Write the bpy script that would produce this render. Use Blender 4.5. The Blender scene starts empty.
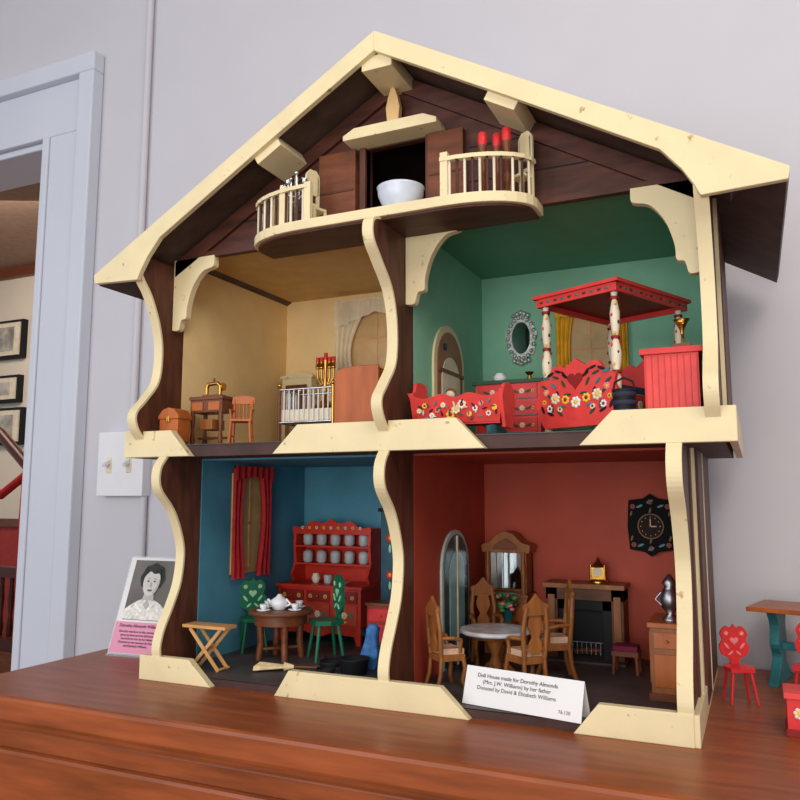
import bpy, math, random, bmesh
from mathutils import Vector, Matrix, Euler
random.seed(4)
sc=bpy.context.scene
sc.view_settings.view_transform='Standard'
def lin(c):
    c=c/255.0
    return c/12.92 if c<=.04045 else ((c+.055)/1.055)**2.4
def rgb(c): return (lin(c[0]),lin(c[1]),lin(c[2]),1)
MC={}
def M(name,c,rough=.5,metal=0,var=.12,scale=30,wood=0,emit=0,alpha=1,bump=0,axis=0,wear=None):
    if name in MC: return MC[name]
    m=bpy.data.materials.new(name); m.use_nodes=True; nt=m.node_tree; N=nt.nodes; L=nt.links
    b=N['Principled BSDF']; b.inputs['Roughness'].default_value=rough; b.inputs['Metallic'].default_value=metal
    if not metal: b.inputs['Specular IOR Level'].default_value=.32
    tc=N.new('ShaderNodeTexCoord'); mp=N.new('ShaderNodeMapping'); L.new(tc.outputs['Object'],mp.inputs['Vector'])
    sca=[1,1,1]
    if wood: sca=[wood,wood,wood]; sca[axis]=1
    mp.inputs['Scale'].default_value=sca
    nz=N.new('ShaderNodeTexNoise'); nz.inputs['Scale'].default_value=scale; nz.inputs['Detail'].default_value=5
    L.new(mp.outputs['Vector'],nz.inputs['Vector'])
    cr=N.new('ShaderNodeValToRGB'); base=rgb(c)
    e=cr.color_ramp.elements; e[0].position=.3; e[1].position=.7
    e[0].color=tuple(x*(1-var) for x in base[:3])+(1,); e[1].color=tuple(min(1,x*(1+var)) for x in base[:3])+(1,)
    L.new(nz.outputs['Fac'],cr.inputs['Fac']); out=cr.outputs['Color']
    if wear:
        n2=N.new('ShaderNodeTexNoise'); n2.inputs['Scale'].default_value=70; n2.inputs['Detail'].default_value=8; L.new(tc.outputs['Object'],n2.inputs['Vector'])
        r2=N.new('ShaderNodeValToRGB'); r2.color_ramp.elements[0].position=.66; r2.color_ramp.elements[1].position=.74; L.new(n2.outputs['Fac'],r2.inputs['Fac'])
        mx=N.new('ShaderNodeMix'); mx.data_type='RGBA'; L.new(r2.outputs['Color'],mx.inputs['Factor']); L.new(out,mx.inputs['A']); mx.inputs['B'].default_value=rgb(wear); out=mx.outputs['Result']
    L.new(out,b.inputs['Base Color'])
    if bump:
        bp=N.new('ShaderNodeBump'); bp.inputs['Strength'].default_value=bump; bp.inputs['Distance'].default_value=.002
        L.new(nz.outputs['Fac'],bp.inputs['Height']); L.new(bp.outputs['Normal'],b.inputs['Normal'])
    if alpha<1: b.inputs['Alpha'].default_value=alpha
    MC[name]=m; return m
cream=M('cream_paint',(228,212,170),.5,var=.07,scale=12,wear=(176,148,98))
brown=M('dark_brown_wood',(80,45,35),.5,var=.4,scale=14,wood=5,axis=0)
brownv=M('dark_brown_wood_v',(90,52,38),.5,var=.4,scale=14,wood=5,axis=2)
wallm=M('wall_paint',(204,203,211),.8,var=.02,scale=4)
trimw=M('white_trim',(208,214,226),.45,var=.02,scale=4)
tablem=M('cabinet_wood',(144,74,38),.36,var=.3,scale=7,wood=9,axis=0)
yel=M('yellow_wall',(246,216,158),.6,var=.04,scale=25)
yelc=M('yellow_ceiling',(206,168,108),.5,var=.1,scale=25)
grn=M('green_wall',(136,194,166),.6,var=.05,scale=25)
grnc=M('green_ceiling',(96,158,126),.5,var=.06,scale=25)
blu=M('blue_wall',(76,138,162),.6,var=.12,scale=15)
redw=M('red_wall',(170,68,48),.6,var=.1,scale=15)
slate=M('dark_floor',(74,68,68),.5,var=.3,scale=20)
dkfl=M('dark_edge',(70,46,42),.6,var=.3,scale=20)
red=M('red_paint',(212,48,50),.4,var=.1,scale=40)
hred=M('hutch_red',(196,52,36),.4,var=.15,scale=40)
coral=M('coral_paint',(222,66,62),.4,var=.12,scale=50)
dred=M('dark_red',(140,26,26),.5)
green=M('green_paint',(24,104,74),.4)
dgreen=M('leaf_green',(34,74,50),.5)
lgreen=M('pale_green',(160,210,170),.5)
teal=M('teal_paint',(44,116,122),.4,var=.25,scale=40)
white=M('white_enamel',(232,234,238),.25,var=.02)
offw=M('off_white',(226,214,190),.5)
pink=M('pink_paint',(238,130,140),.5)
yelp=M('yellow_paint',(240,190,60),.5)
orange=M('orange_wood',(172,92,42),.35,var=.2,scale=12,wood=5,axis=2)
mwood=M('mid_wood',(146,90,46),.4,var=.3,scale=15,wood=5,axis=2)
lwood=M('light_wood',(206,154,96),.5,var=.15,scale=15,wood=5,axis=0)
owood=M('walnut_wood',(112,62,36),.4,var=.3,scale=15,wood=5,axis=0)
gold=M('brass',(200,150,70),.3,1)
silver=M('silver_metal',(205,205,205),.25,1)
pewter=M('pewter',(150,150,154),.35,1)
grayc=M('grey_crockery',(176,180,182),.35)
black=M('black_paint',(20,20,24),.65)
bluec=M('blue_cloth',(66,116,176),.8,var=.4,scale=90)
straw=M('straw',(226,204,158),.8,var=.2,scale=90)
cush=M('beige_cushion',(206,170,142),.8,var=.2,scale=80)
marble=M('marble',(186,188,194),.2,var=.3,scale=40)
mirror=M('mirror_glass',(200,215,225),.05,1)
pane=M('window_pane',(196,160,108),.3)
tealp=M('pale_teal_glass',(140,190,190),.15)
curt=M('red_curtain',(176,34,40),.8,var=.2,scale=60)
ycurt=M('yellow_curtain',(230,176,46),.8,var=.15,scale=60)
lace=M('lace',(240,226,196),.8,alpha=.75)
purp=M('purple_cloth',(120,30,60),.8)
paper=M('card_paper',(228,228,230),.6,var=.01)
ink=M('ink',(40,36,36),.7)
pinkp=M('pink_card',(222,150,180),.6,var=.03)
gray1=M('photo_backdrop',(108,104,100),.5,var=.3,scale=14); gray2=M('photo_skin',(206,202,196),.5,var=.05); gray3=M('photo_hair',(44,41,40),.5,var=.5,scale=120); gray4=M('photo_dress',(222,220,214),.5,var=.25,scale=160)
frost=M('acrylic',(225,228,235),.1,alpha=.35)

class B:
    def __init__(s,name,loc=(0,0,0),rz=0,sc=1,parent=None,bevel=0):
        s.n=name;s.v=[];s.f=[];s.m=[];s.sm=[];s.mats=[];s.loc=loc;s.rz=rz;s.s=sc;s.par=parent;s.bev=bevel
    def add(s,vs,fs,mat,smooth=False):
        if mat not in s.mats: s.mats.append(mat)
        k=s.mats.index(mat);o=len(s.v); s.v+= [tuple(v) for v in vs]
        for f in fs: s.f.append([i+o for i in f]); s.m.append(k); s.sm.append(smooth)
    def box(s,x0,x1,y0,y1,z0,z1,mat):
        vs=[(x,y,z) for x in(x0,x1) for y in(y0,y1) for z in(z0,z1)]
        s.add(vs,[(0,1,3,2),(4,6,7,5),(0,4,5,1),(2,3,7,6),(0,2,6,4),(1,5,7,3)],mat)
    def obox(s,c,size,eu,mat):
        R=Euler(eu).to_matrix(); vs=[]
        for x in(-.5,.5):
            for y in(-.5,.5):
                for z in(-.5,.5): vs.append(Vector(c)+R@Vector((x*size[0],y*size[1],z*size[2])))
        s.add(vs,[(0,1,3,2),(4,6,7,5),(0,4,5,1),(2,3,7,6),(0,2,6,4),(1,5,7,3)],mat)
    def cyl(s,p,q,r,mat,r2=None,n=12):
        p=Vector(p);q=Vector(q); r2=r if r2 is None else r2
        d=(q-p).normalized(); a=d.orthogonal().normalized(); b=d.cross(a); vs=[]
        for P,r_ in((p,r),(q,r2)):
            for i in range(n):
                t=2*math.pi*i/n; vs.append(P+a*math.cos(t)*r_+b*math.sin(t)*r_)
        s.add(vs,[(i,(i+1)%n,n+(i+1)%n,n+i) for i in range(n)],mat,True)
        s.add(vs,[tuple(range(n))[::-1],tuple(range(n,2*n))],mat)
    def lathe(s,c,prof,mat,n=16,sx=1,sy=1):
        vs=[]
        for r,z in prof:
            for i in range(n):
                t=2*math.pi*i/n; vs.append((c[0]+math.cos(t)*r*sx,c[1]+math.sin(t)*r*sy,c[2]+z))
        fs=[]
        for k in range(len(prof)-1):
            for i in range(n): fs.append((k*n+i,k*n+(i+1)%n,(k+1)*n+(i+1)%n,(k+1)*n+i))
        s.add(vs,fs,mat,True)
        s.add(vs[:n],[tuple(range(n))[::-1]],mat); s.add(vs[-n:],[tuple(range(n))],mat)
    def prism(s,pts,ax,a,b,mat):
        n=len(pts)
        def P(p,w):
            return {'x':(w,p[0],p[1]),'y':(p[0],w,p[1]),'z':(p[0],p[1],w)}[ax]
        vs=[P(p,a) for p in pts]+[P(p,b) for p in pts]
        s.add(vs,[tuple(range(n)),tuple(range(n,2*n))[::-1]]+[(i,n+i,n+(i+1)%n,(i+1)%n) for i in range(n)],mat)
    def ball(s,c,r,mat,n=12,m=8):
        if not hasattr(r,'__len__'): r=(r,r,r)
        vs=[(c[0],c[1],c[2]+r[2])]
        for j in range(1,m):
            ph=math.pi*j/m
            for i in range(n):
                t=2*math.pi*i/n; vs.append((c[0]+r[0]*math.sin(ph)*math.cos(t),c[1]+r[1]*math.sin(ph)*math.sin(t),c[2]+r[2]*math.cos(ph)))
        vs.append((c[0],c[1],c[2]-r[2])); fs=[(0,1+i,1+(i+1)%n) for i in range(n)]
        for j in range(m-2):
            for i in range(n): fs.append((1+j*n+i,1+(j+1)*n+i,1+(j+1)*n+(i+1)%n,1+j*n+(i+1)%n))
        e=len(vs)-1; o=1+(m-2)*n
        fs+=[(e,o+(i+1)%n,o+i) for i in range(n)]
        s.add(vs,fs,mat,True)
    def tube(s,pts,r,mat,n=8):
        for a,b in zip(pts[:-1],pts[1:]):
            s.cyl(a,b,r,mat,n=n)
        for a in pts[1:-1]: s.ball(a,r,mat,8,6)
    def sheet(s,fn,nu,nv,mat):
        vs=[fn(i/nu,j/nv) for i in range(nu+1) for j in range(nv+1)]
        fs=[(i*(nv+1)+j,(i+1)*(nv+1)+j,(i+1)*(nv+1)+j+1,i*(nv+1)+j+1) for i in range(nu) for j in range(nv)]
        s.add(vs,fs,mat,True)
    def flower(s,x,y,z,r,c1,c2=None,ax='y'):
        c2=c2 or yelp; t=r*.22
        def q(a,b): return (x+a,y,z+b) if ax=='y' else ((x,y+a,z+b) if ax=='x' else (x+a,y+b,z))
        rr=lambda k:(k,t,k) if ax=='y' else ((t,k,k) if ax=='x' else (k,k,t))
        for i in range(7):
            a=2*math.pi*i/7+.3; s.ball(q(math.cos(a)*r*.62,math.sin(a)*r*.62),rr(r*.34),c1,8,5)
        s.ball(q(0,0),tuple(k*1.3 for k in rr(r*.34)),c2,8,5)
    def leaf(s,x,y,z,l,ang,mat,ax='y'):
        pts=[]
        for i in range(10):
            t=2*math.pi*i/10; a=math.cos(t)*l; b=math.sin(t)*l*.33
            pts.append((a*math.cos(ang)-b*math.sin(ang),a*math.sin(ang)+b*math.cos(ang)))
        if ax=='y': s.prism([(x+a,z+b) for a,b in pts],'y',y-.0008,y+.0005,mat)
        elif ax=='x': s.prism([(y+a,z+b) for a,b in pts],'x',x-.0005,x+.0008,mat)
    def done(s):
        me=bpy.data.meshes.new(s.n); me.from_pydata(s.v,[],s.f)
        for m in s.mats: me.materials.append(m)
        me.polygons.foreach_set('material_index',s.m); me.polygons.foreach_set('use_smooth',s.sm); me.update()
        bm=bmesh.new(); bm.from_mesh(me); bmesh.ops.recalc_face_normals(bm,faces=bm.faces); bm.to_mesh(me); bm.free()
        o=bpy.data.objects.new(s.n,me); bpy.context.collection.objects.link(o)
        o.location=s.loc; o.rotation_euler=(0,0,s.rz); o.scale=(s.s,)*3
        if s.par: o.parent=s.par
        if s.bev:
            bv=o.modifiers.new('bevel','BEVEL'); bv.width=s.bev; bv.segments=2; bv.limit_method='ANGLE'; bv.angle_limit=math.radians(50)
        return o
def empty(name,loc=(0,0,0)):
    e=bpy.data.objects.new(name,None); e.empty_display_size=.05; bpy.context.collection.objects.link(e); e.location=loc; return e
def cat(P,n=6):
    P=[P[0]]+list(P)+[P[-1]]; out=[]
    for i in range(1,len(P)-2):
        for k in range(n):
            t=k/n; a,b,c,d=P[i-1],P[i],P[i+1],P[i+2]
            out.append(tuple(.5*((2*b[j])+(-a[j]+c[j])*t+(2*a[j]-5*b[j]+4*c[j]-d[j])*t*t+(-a[j]+3*b[j]-3*c[j]+d[j])*t**3) for j in range(2)))
    out.append(P[-2]); return out
def sym(P): return P+[(-x,z) for x,z in P[::-1]]
def heart(cx,cz,s,n=24):
    return [(cx+s*16*math.sin(t)**3/17,cz+s*(13*math.cos(t)-5*math.cos(2*t)-2*math.cos(3*t)-math.cos(4*t))/17) for t in [2*math.pi*i/n for i in range(n)]]

# ---------------- camera
p=math.radians(7.15); th=math.radians(24.5)
F=Vector((-math.sin(th)*math.cos(p),math.cos(th)*math.cos(p),math.sin(p)))
cam=bpy.data.cameras.new('camera'); co=bpy.data.objects.new('camera',cam); bpy.context.collection.objects.link(co)
co.location=(0,-1.012,.2906); co.rotation_euler=F.to_track_quat('-Z','Y').to_euler(); cam.lens=34.8; cam.clip_start=.01
sc.camera=co

# ---------------- room shell
FZ=-1.05; WY=.5
b=B('wall_back'); b.box(-1.80,2.2,WY,WY+.16,FZ,1.9,wallm); b.box(-3.0,-1.80,WY,WY+.16,1.31,1.9,wallm); b.box(-4,-3.0,WY,WY+.16,FZ,1.9,wallm); b.done()
b=B('floor'); b.box(-7,2.2,-3.5,2.8,FZ-.05,FZ,M('floor_wood',(120,78,50),.4,wood=6,scale=5)); b.done()
b=B('ceiling'); b.box(-4,2.2,-3.5,WY+.1,1.9,1.95,M('ceiling_paint',(235,232,225),.8)); b.done()
b=B('trim_door',bevel=.005)
b.box(-1.80,-1.655,WY-.018,WY-.001,FZ,1.31,trimw); b.box(-1.655,-1.60,WY-.04,WY-.001,FZ,1.465,trimw); b.box(-1.80,-1.775,WY-.026,WY-.018,FZ,1.31,trimw)
b.box(-3.17,-1.655,WY-.018,WY-.001,1.31,1.465,trimw); b.box(-3.2,-1.60,WY-.04,WY-.001,1.465,1.52,trimw)
b.box(-3.17,-3.0,WY-.018,WY-.001,FZ,1.31,trimw)
b.box(-1.815,-1.801,WY-.001,WY+.17,FZ,1.31,trimw)
b.box(-3.0,-1.815,WY-.001,WY+.17,1.29,1.309,trimw); b.done()
b=B('wall_conduit'); b.cyl((-1.43,WY-.012,.45),(-1.43,WY-.012,1.88),.009,wallm); b.cyl((-1.385,WY-.01,FZ),(-1.385,WY-.01,.30),.008,wallm); b.done()
b=B('light_switch',bevel=.004); b.box(-1.525,-1.375,WY-.03,WY,.293,.455,white)
for x in(-1.485,-1.42): b.box(x-.009,x+.009,WY-.032,WY-.028,.35,.39,offw); b.obox((x,WY-.04,.375),(.01,.022,.012),(.5,0,0),white)
b.done()
# hall
hw=M('hall_wall',(226,214,196),.8,var=.03,scale=3)
b=B('wall_hall'); b.box(-7,-1.0,2.6,2.7,.10,2.0,hw); b.box(-7,-1.0,2.59,2.7,FZ,.12,M('hall_red',(170,56,48),.7)); b.box(-7,-1,2.57,2.6,.10,.15,owood); b.box(-7,-1,2.56,2.6,1.78,1.85,owood); b.done()
b=B('ceiling_hall'); b.box(-7,-1.0,.66,2.7,1.85,1.9,M('hall_ceiling',(150,122,104),.8)); b.done()
for (z0,z1,xr) in((1.215,1.477,-4.40),(.917,1.10,-4.41),(.633,.88,-4.36)):
    b=B('picture_frame'); x0=xr-.42
    b.box(x0,xr,2.56,2.599,z0,z1,black); b.box(x0+.02,xr-.02,2.55,2.565,z0+.02,z1-.02,offw)
    b.box(x0+.07,xr-.07,2.545,2.552,z0+.05,z1-.05,M('print_grey',(170,165,155),.6,var=.5,scale=12)); b.done()
b=B('stair_railing')
rd=M('railing_wood',(74,34,24),.3)
b.tube([(-4.3,1.8,1.0),(-3.58,1.8,.62),(-3.36,1.8,.44),(-3.30,1.8,.42)],.028,rd)
b.box(-4.3,-3.26,1.77,1.83,-.11,-.06,rd); b.box(-4.3,-3.26,1.74,1.86,-.46,-.40,rd); b.box(-4.3,-3.26,1.70,2.0,FZ,-.46,owood)
for i in range(14):
    x=-3.36-.07*i; b.lathe((x,1.8,-.40),[(.012,0),(.018,.04),(.01,.1),(.016,.18),(.01,.26),(.014,.3)],rd,8)
b.lathe((-3.30,1.8,-.40),[(.03,0),(.03,.1),(.018,.14),(.026,.4),(.018,.7),(.03,.74),(.03,.80),(.034,.84),(.01,.88)],rd,12)
b.tube([(-3.33,1.76,.40),(-3.5,1.76,.30),(-3.8,1.76,.44),(-4.2,1.76,.3)],.022,curt); b.tube([(-3.33,1.76,.42),(-3.34,1.76,.1),(-3.33,1.76,-.4)],.016,curt); b.done()

# ---------------- cabinet table
b=B('wooden_cabinet',bevel=.006)
b.box(-1.16,.9,-.178,.485,-.038,0,tablem); b.box(-1.13,.87,-.155,.48,-.055,-.038,tablem); b.box(-1.12,.86,-.14,.48,FZ,-.055,tablem)
for i in range(3):
    x0=-1.07+i*.64; b.box(x0,x0+.6,-.15,-.13,-.30,-.085,tablem); b.box(x0,x0+.6,-.15,-.13,-.60,-.33,tablem); b.box(x0,x0+.6,-.15,-.13,-.95,-.63,tablem)
    for z in(-.19,-.46,-.79):
        for dx in(.15,.45): b.ball((x0+dx,-.165,z),.016,gold)
b.done()

# ---------------- dollhouse
H=empty('dollhouse')
GY=.055; LX=-.877; UX=-.929
b=B('carcass',parent=H)
b.box(-.912,-.0765,0,.43,0,.012,dkfl)
b.box(-.898,LX-.003,.08,.43,.012,.3565,brownv); b.box(-.491,-.477,.08,.43,.012,.3565,brownv); b.box(-.092,-.0766,.08,.43,.012,.3565,brownv)
b.box(-.905,-.0766,.423,.435,.012,.70,brownv)
b.box(-.955,-.03,.002,.43,.3565,.376,dkfl)
b.box(-.947,UX-.003,.08,.435,.376,.705,brownv); b.box(-.4915,-.477,.08,.43,.376,.72,brownv); b.box(-.047,-.033,.08,.435,.376,.705,brownv)
b.box(-.94,-.033,.423,.435,.376,.70,brownv)
b.box(-.935,-.038,GY+.01,.43,.7235,.735,brown)
b.done()
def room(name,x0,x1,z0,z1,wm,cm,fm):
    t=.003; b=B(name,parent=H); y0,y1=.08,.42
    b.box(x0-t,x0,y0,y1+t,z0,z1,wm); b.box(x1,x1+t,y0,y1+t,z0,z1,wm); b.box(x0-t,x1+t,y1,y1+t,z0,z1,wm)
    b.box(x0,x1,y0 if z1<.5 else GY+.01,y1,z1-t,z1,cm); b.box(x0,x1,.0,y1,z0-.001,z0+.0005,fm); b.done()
room('blue_room_lining',LX,-.494,.012,.3565,blu,blu,slate)
room('red_room_lining',-.474,-.095,.012,.3565,redw,redw,slate)
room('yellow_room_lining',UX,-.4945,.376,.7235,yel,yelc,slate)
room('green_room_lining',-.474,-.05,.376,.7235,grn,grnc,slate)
U=[(-.035,.692),(-.060,.682),(-.060,.657),(-.034,.632),(.004,.595),(.020,.543),(.016,.488),(-.012,.452),(-.032,.428),(-.026,.405),(-.006,.384),(0,.376)]
US=[(-.018,.70),(-.032,.69),(-.028,.665),(-.004,.635),(.018,.59),(.028,.543),(.022,.488),(-.006,.452),(-.028,.428),(-.024,.405),(-.004,.384),(0,.376)]
Lp=[(-.006,.3565),(-.022,.335),(-.020,.305),(.012,.271),(.032,.235),(.042,.198),(.036,.15),(.020,.114),(.000,.078),(-.008,.05),(-.004,.03),(0.0,.012)]
def scroll(name,x0,x1,prof):
    q=cat(prof); b=B(name,parent=H)
    b.prism(q+[(.082,q[-1][1]),(.082,q[0][1])],'x',x0+.001,x1-.0005,brownv)
    off=[]
    for i,pt in enumerate(q):
        a=q[max(0,i-1)];c=q[min(len(q)-1,i+1)]; dx,dz=c[0]-a[0],c[1]-a[1]; l=math.hypot(dx,dz) or 1
        off.append((pt[0]+dz/l*.004,pt[1]-dx/l*.004))
    for i in range(len(q)-1):
        b.prism([q[i],q[i+1],off[i+1],off[i]],'x',x0,x1+.0005,cream)
    b.done()
scroll('center_scroll_upper',-.490,-.474,U); scroll('left_scroll_upper',-.946,UX,US); scroll('right_scroll_upper',-.05,-.033,US)
scroll('center_scroll_lower',-.490,-.474,Lp); scroll('left_scroll_lower',-.894,LX-.001,Lp); scroll('right_scroll_lower',-.0965,-.0785,Lp)
b=B('front_trim',parent=H,bevel=.001)
zb,zt=.3565,.400
b.prism([(-.970,zb),(-.970,zt),(-.872,zt),(-.832,zb)],'y',-.012,.003,cream)
b.prism([(-.672,zb),(-.628,zt),(-.372,zt),(-.330,zb)],'y',-.012,.003,cream)
b.prism([(-.203,zb),(-.160,zt),(-.015,zt),(-.015,zb)],'y',-.012,.003,cream)
b.box(-.970,-.960,.003,.43,zb,zt,cream); b.box(-.025,-.015,.003,.43,zb,zt,cream)
zb,zt=0,.038
b.prism([(-.918,zb),(-.918,zt),(-.820,zt),(-.776,zb)],'y',-.012,.001,cream)
b.prism([(-.660,zb),(-.636,zt),(-.397,zt),(-.356,zb)],'y',-.012,.001,cream)
b.prism([(-.220,zb),(-.189,zt),(-.0785,zt),(-.0785,zb)],'y',-.012,.001,cream)
b.box(-.0805,-.072,-.010,.43,0,.037,cream)
b.done()
def bracket(name,x,z,w,h,dirx):
    P=[(0,0),(w,0)]+[(w*q[0],-h*q[1]) for q in cat([(1,0.0),(1.0,.13),(.93,.17),(.70,.22),(.48,.42),(.36,.68),(.34,.84),(.22,.87),(.16,1),(0,1)],4)]
    b=B(name,parent=H,bevel=.001); b.prism([(x+dirx*a,z+c) for a,c in P],'y',.048,.062,cream); b.done()
bracket('corner_bracket',UX,.712,.088,.128,1); bracket('corner_bracket_b',-.474,.712,.092,.128,1); bracket('corner_bracket_c',-.05,.712,.085,.128,-1)
b=B('side_battens',parent=H)
b.box(-.0765,-.073,.10,.12,.012,.3565,cream); b.box(-.0765,-.071,.15,.42,.012,.3565,brownv); b.box(-.0765,-.070,.24,.25,.012,.3565,cream)
b.box(-.033,-.028,.10,.115,.376,.70,cream); b.box(-.033,-.027,.14,.42,.376,.70,brownv); b.done()
AX=-.4865; AZ=.985; SL=.577
def under(x,o=.018): return AZ-o-abs(x-AX)*SL
b=B('gable_wall',parent=H)
zb=.712
b.prism([(-.94,.70),(-.94,under(-.94)),(-.545,under(-.545)),(-.545,zb),(-.9,zb)],'y',GY,GY+.012,brown)
b.prism([(-.44,zb),(-.44,under(-.44)),(-.033,under(-.033)),(-.033,.70),(-.08,zb)],'y',GY,GY+.012,brown)
b.prism([(-.545,.850),(-.545,under(-.545)),(AX,under(AX)),(-.44,under(-.44)),(-.44,.850)],'y',GY,GY+.012,brown)
b.box(-.555,-.43,GY-.002,GY+.02,.700,.722,brown)
for sgn in(-1,1):
    x1=AX+sgn*.44; b.prism([(AX,under(AX,.022)),(x1,under(x1,.022)),(x1,under(x1,.050)),(AX,under(AX,.050))],'y',GY-.007,GY,brown)
for z in(.765,.82,.875):
    w=(AZ-.05-z)/SL; 
    for a,c in((AX-w,-.64),(-.37,AX+w)):
        if c>a: b.box(a,c,GY-.0006,GY,z-.0012,z+.0012,black)
b.box(-.92,-.05,GY-.006,GY+.001,.710,.720,brown)
b.prism([(-.94,.70),(-.94,under(-.94)),(AX,under(AX)),(-.033,under(-.033)),(-.033,.70)],'y',.423,.435,brown)
b.box(-.555,-.545,GY-.006,.075,.70,.86,brownv); b.box(-.44,-.43,GY-.006,.075,.70,.86,brownv)
b.done()
b=B('roof',parent=H)
for sgn in(-1,1):
    xt=AX+sgn*.5435; P=[(AX,AZ),(xt,AZ-.5435*SL),(xt-sgn*.004,AZ-.5435*SL-.014),(AX,AZ-.016)]
    b.prism(P,'y',-.03,.44,M('roof_board',(84,66,58),.6,var=.35,scale=20))
b.done()
b=B('roof_fascia',parent=H,bevel=.001)
for sgn in(-1,1):
    X=lambda d:AX+sgn*d
    tail=[(.5435,.6715),(.541,.659),(.445,.655),(.438,.670),(.425,.692),(.40,.7225)]
    P=[(AX,AZ+.003),(X(.5435),.6745)]+[(X(d),z) for d,z in tail]+[(X(.2),AZ-.029-.2*SL),(AX,AZ-.029)]
    b.prism(P,'y',-.040,-.03,cream)
b.done()
b=B('purlins',parent=H,bevel=.001)
for sgn in(-1,1):
    x=AX+sgn*.195; b.obox((x,.012,under(x,.031)),(.05,.086,.022),(0,sgn*math.radians(30),0),cream)
b.obox((AX,.012,AZ-.042),(.05,.086,.022),(0,0,0),cream)
for sgn in(-1,1): b.obox((AX+sgn*.465,.012,under(AX+sgn*.465,.024)),(.04,.086,.016),(0,sgn*math.radians(30),0),brown)
b.done()
# balcony
BZ=.709; FY=-.044
def bal(off):
    pts=[]; x0,x1=-.728+off,-.258-off; fy=FY+off; ey=.020
    pts.append((x0,GY))
    for i in range(9):
        t=math.pi/2*i/8; pts.append((x0+.115*(1-math.cos(t)),ey-(ey-fy)*math.sin(t)))
    for i in range(9):
        t=math.pi/2*(1-i/8); pts.append((x1-.115*(1-math.cos(t)),ey-(ey-fy)*math.sin(t)))
    pts.append((x1,GY)); return pts
b=B('balcony_floor',parent=H,bevel=.001); b.prism(bal(0),'z',.694,BZ,cream); b.prism(bal(.006),'z',.690,.694,brown); b.done()
b=B('balcony_railing',parent=H)
pp=bal(.006)
lft=[q for q in pp[1:10]]+[(-.60,FY+.006)]; rgt=[(-.375,FY+.006)]+[q for q in pp[10:19]]
RH=.054
for path in(lft,rgt):
    b2=[(x,y,BZ+RH) for x,y in path]
    for a,c in zip(b2[:-1],b2[1:]):
        d=Vector(c)-Vector(a); b.obox((Vector(a)+Vector(c))/2,(d.length+.004,.010,.006),(0,0,math.atan2(d.y,d.x)),cream)
    pos=[]
    for a,c in zip(path[:-1],path[1:]):
        n=max(1,int(math.hypot(c[0]-a[0],c[1]-a[1])/.012+.5))
        for k in range(n): pos.append((a[0]+(c[0]-a[0])*k/n,a[1]+(c[1]-a[1])*k/n))
    for i,q in enumerate(pos):
        b.cyl((q[0],q[1],BZ),(q[0],q[1],BZ+RH-.002),.0022,brown if i%2 else offw,n=6)
for x,y,h in((-.598,FY+.006,.060),(-.375,FY+.006,.064),(-.67,-.020,.060),(-.645,-.033,.062)): b.box(x-.0055,x+.0055,y-.004,y+.004,BZ,BZ+h,cream)
b.done()
for x,y,r in((-.612,.010,1.2),(-.280,.018,-.5)):
    b=B('slat_chair',loc=(x,y,BZ+.0002),rz=r,sc=.88,bevel=.0006)
    b.box(-.014,.014,-.012,.014,.035,.04,cream)
    for sx in(-.012,.012):
        b.box(sx-.0025,sx+.0025,-.012,-.008,0,.035,cream); b.box(sx-.003,sx+.003,.010,.015,0,.108,cream)
    b.prism([(-.014,.07),(-.014,.110),(-.007,.118),(.007,.118),(.014,.110),(.014,.07)],'y',.010,.014,cream); b.box(-.012,.012,.011,.014,.05,.056,cream); b.done()
b=B('pediment',parent=H,bevel=.001)
b.prism([(-.568,.852),(-.568,.860),(-.548,.870),(-.43,.870),(-.408,.860),(-.408,.852)],'y',.014,GY,cream)
b.prism([(-.497,.870),(-.500,.90),(-.496,.918),(-.488,.942),(-.480,.918),(-.476,.90),(-.479,.870)],'y',.030,.042,M('pale_wood',(224,186,128),.5,var=.12,scale=20)); b.done()
b=B('window_shutters',parent=H,bevel=.001)
for x0,x1 in((-.628,-.560),(-.434,-.376)):
    b.box(x0,x1,GY-.012,GY,.716,.850,owood); b.box(x0+.003,x1-.003,GY-.0135,GY-.012,.781,.785,brownv)
b.done()
b=B('chamber_pot',loc=(-.460,.0,BZ+.0002)); b.lathe((0,0,0),[(.014,0),(.018,.003),(.028,.014),(.034,.028),(.0345,.037),(.036,.040),(.034,.041),(.031,.037),(.028,.022),(.01,.008)],M('bowl_white',(206,214,230),.25),28); b.done()
for x,y in((-.331,.0),(-.313,.012),(-.295,.0)):
    b=B('candlestick',loc=(x,y,BZ+.0002)); b.lathe((0,0,0),[(.009,0),(.01,.004),(.004,.01),(.006,.03),(.0035,.036),(.005,.055),(.003,.06),(.006,.078),(.007,.082)],owood,12)
    b.lathe((0,0,.082),[(.006,0),(.007,.006),(.0065,.018),(.005,.020)],red,12); b.done()
for x,y,rz in((-.662,.012,.4),(-.640,-.006,.2)):
    b=B('silver_candelabrum',loc=(x,y,BZ+.0002),rz=rz); b.lathe((0,0,0),[(.01,0),(.009,.004),(.003,.01),(.004,.04),(.0025,.06),(.0035,.085),(.002,.092)],silver,12)
    for s_ in(-1,1): b.tube([(0,0,.058),(s_*.008,0,.054),(s_*.014,0,.062),(s_*.014,0,.078),(s_*.010,0,.086)],.0016,silver); b.lathe((s_*.014,0,.076),[(.002,0),(.0045,.003),(.0045,.008)],silver,8)
    b.ball((0,0,.095),.004,silver); b.done()

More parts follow.
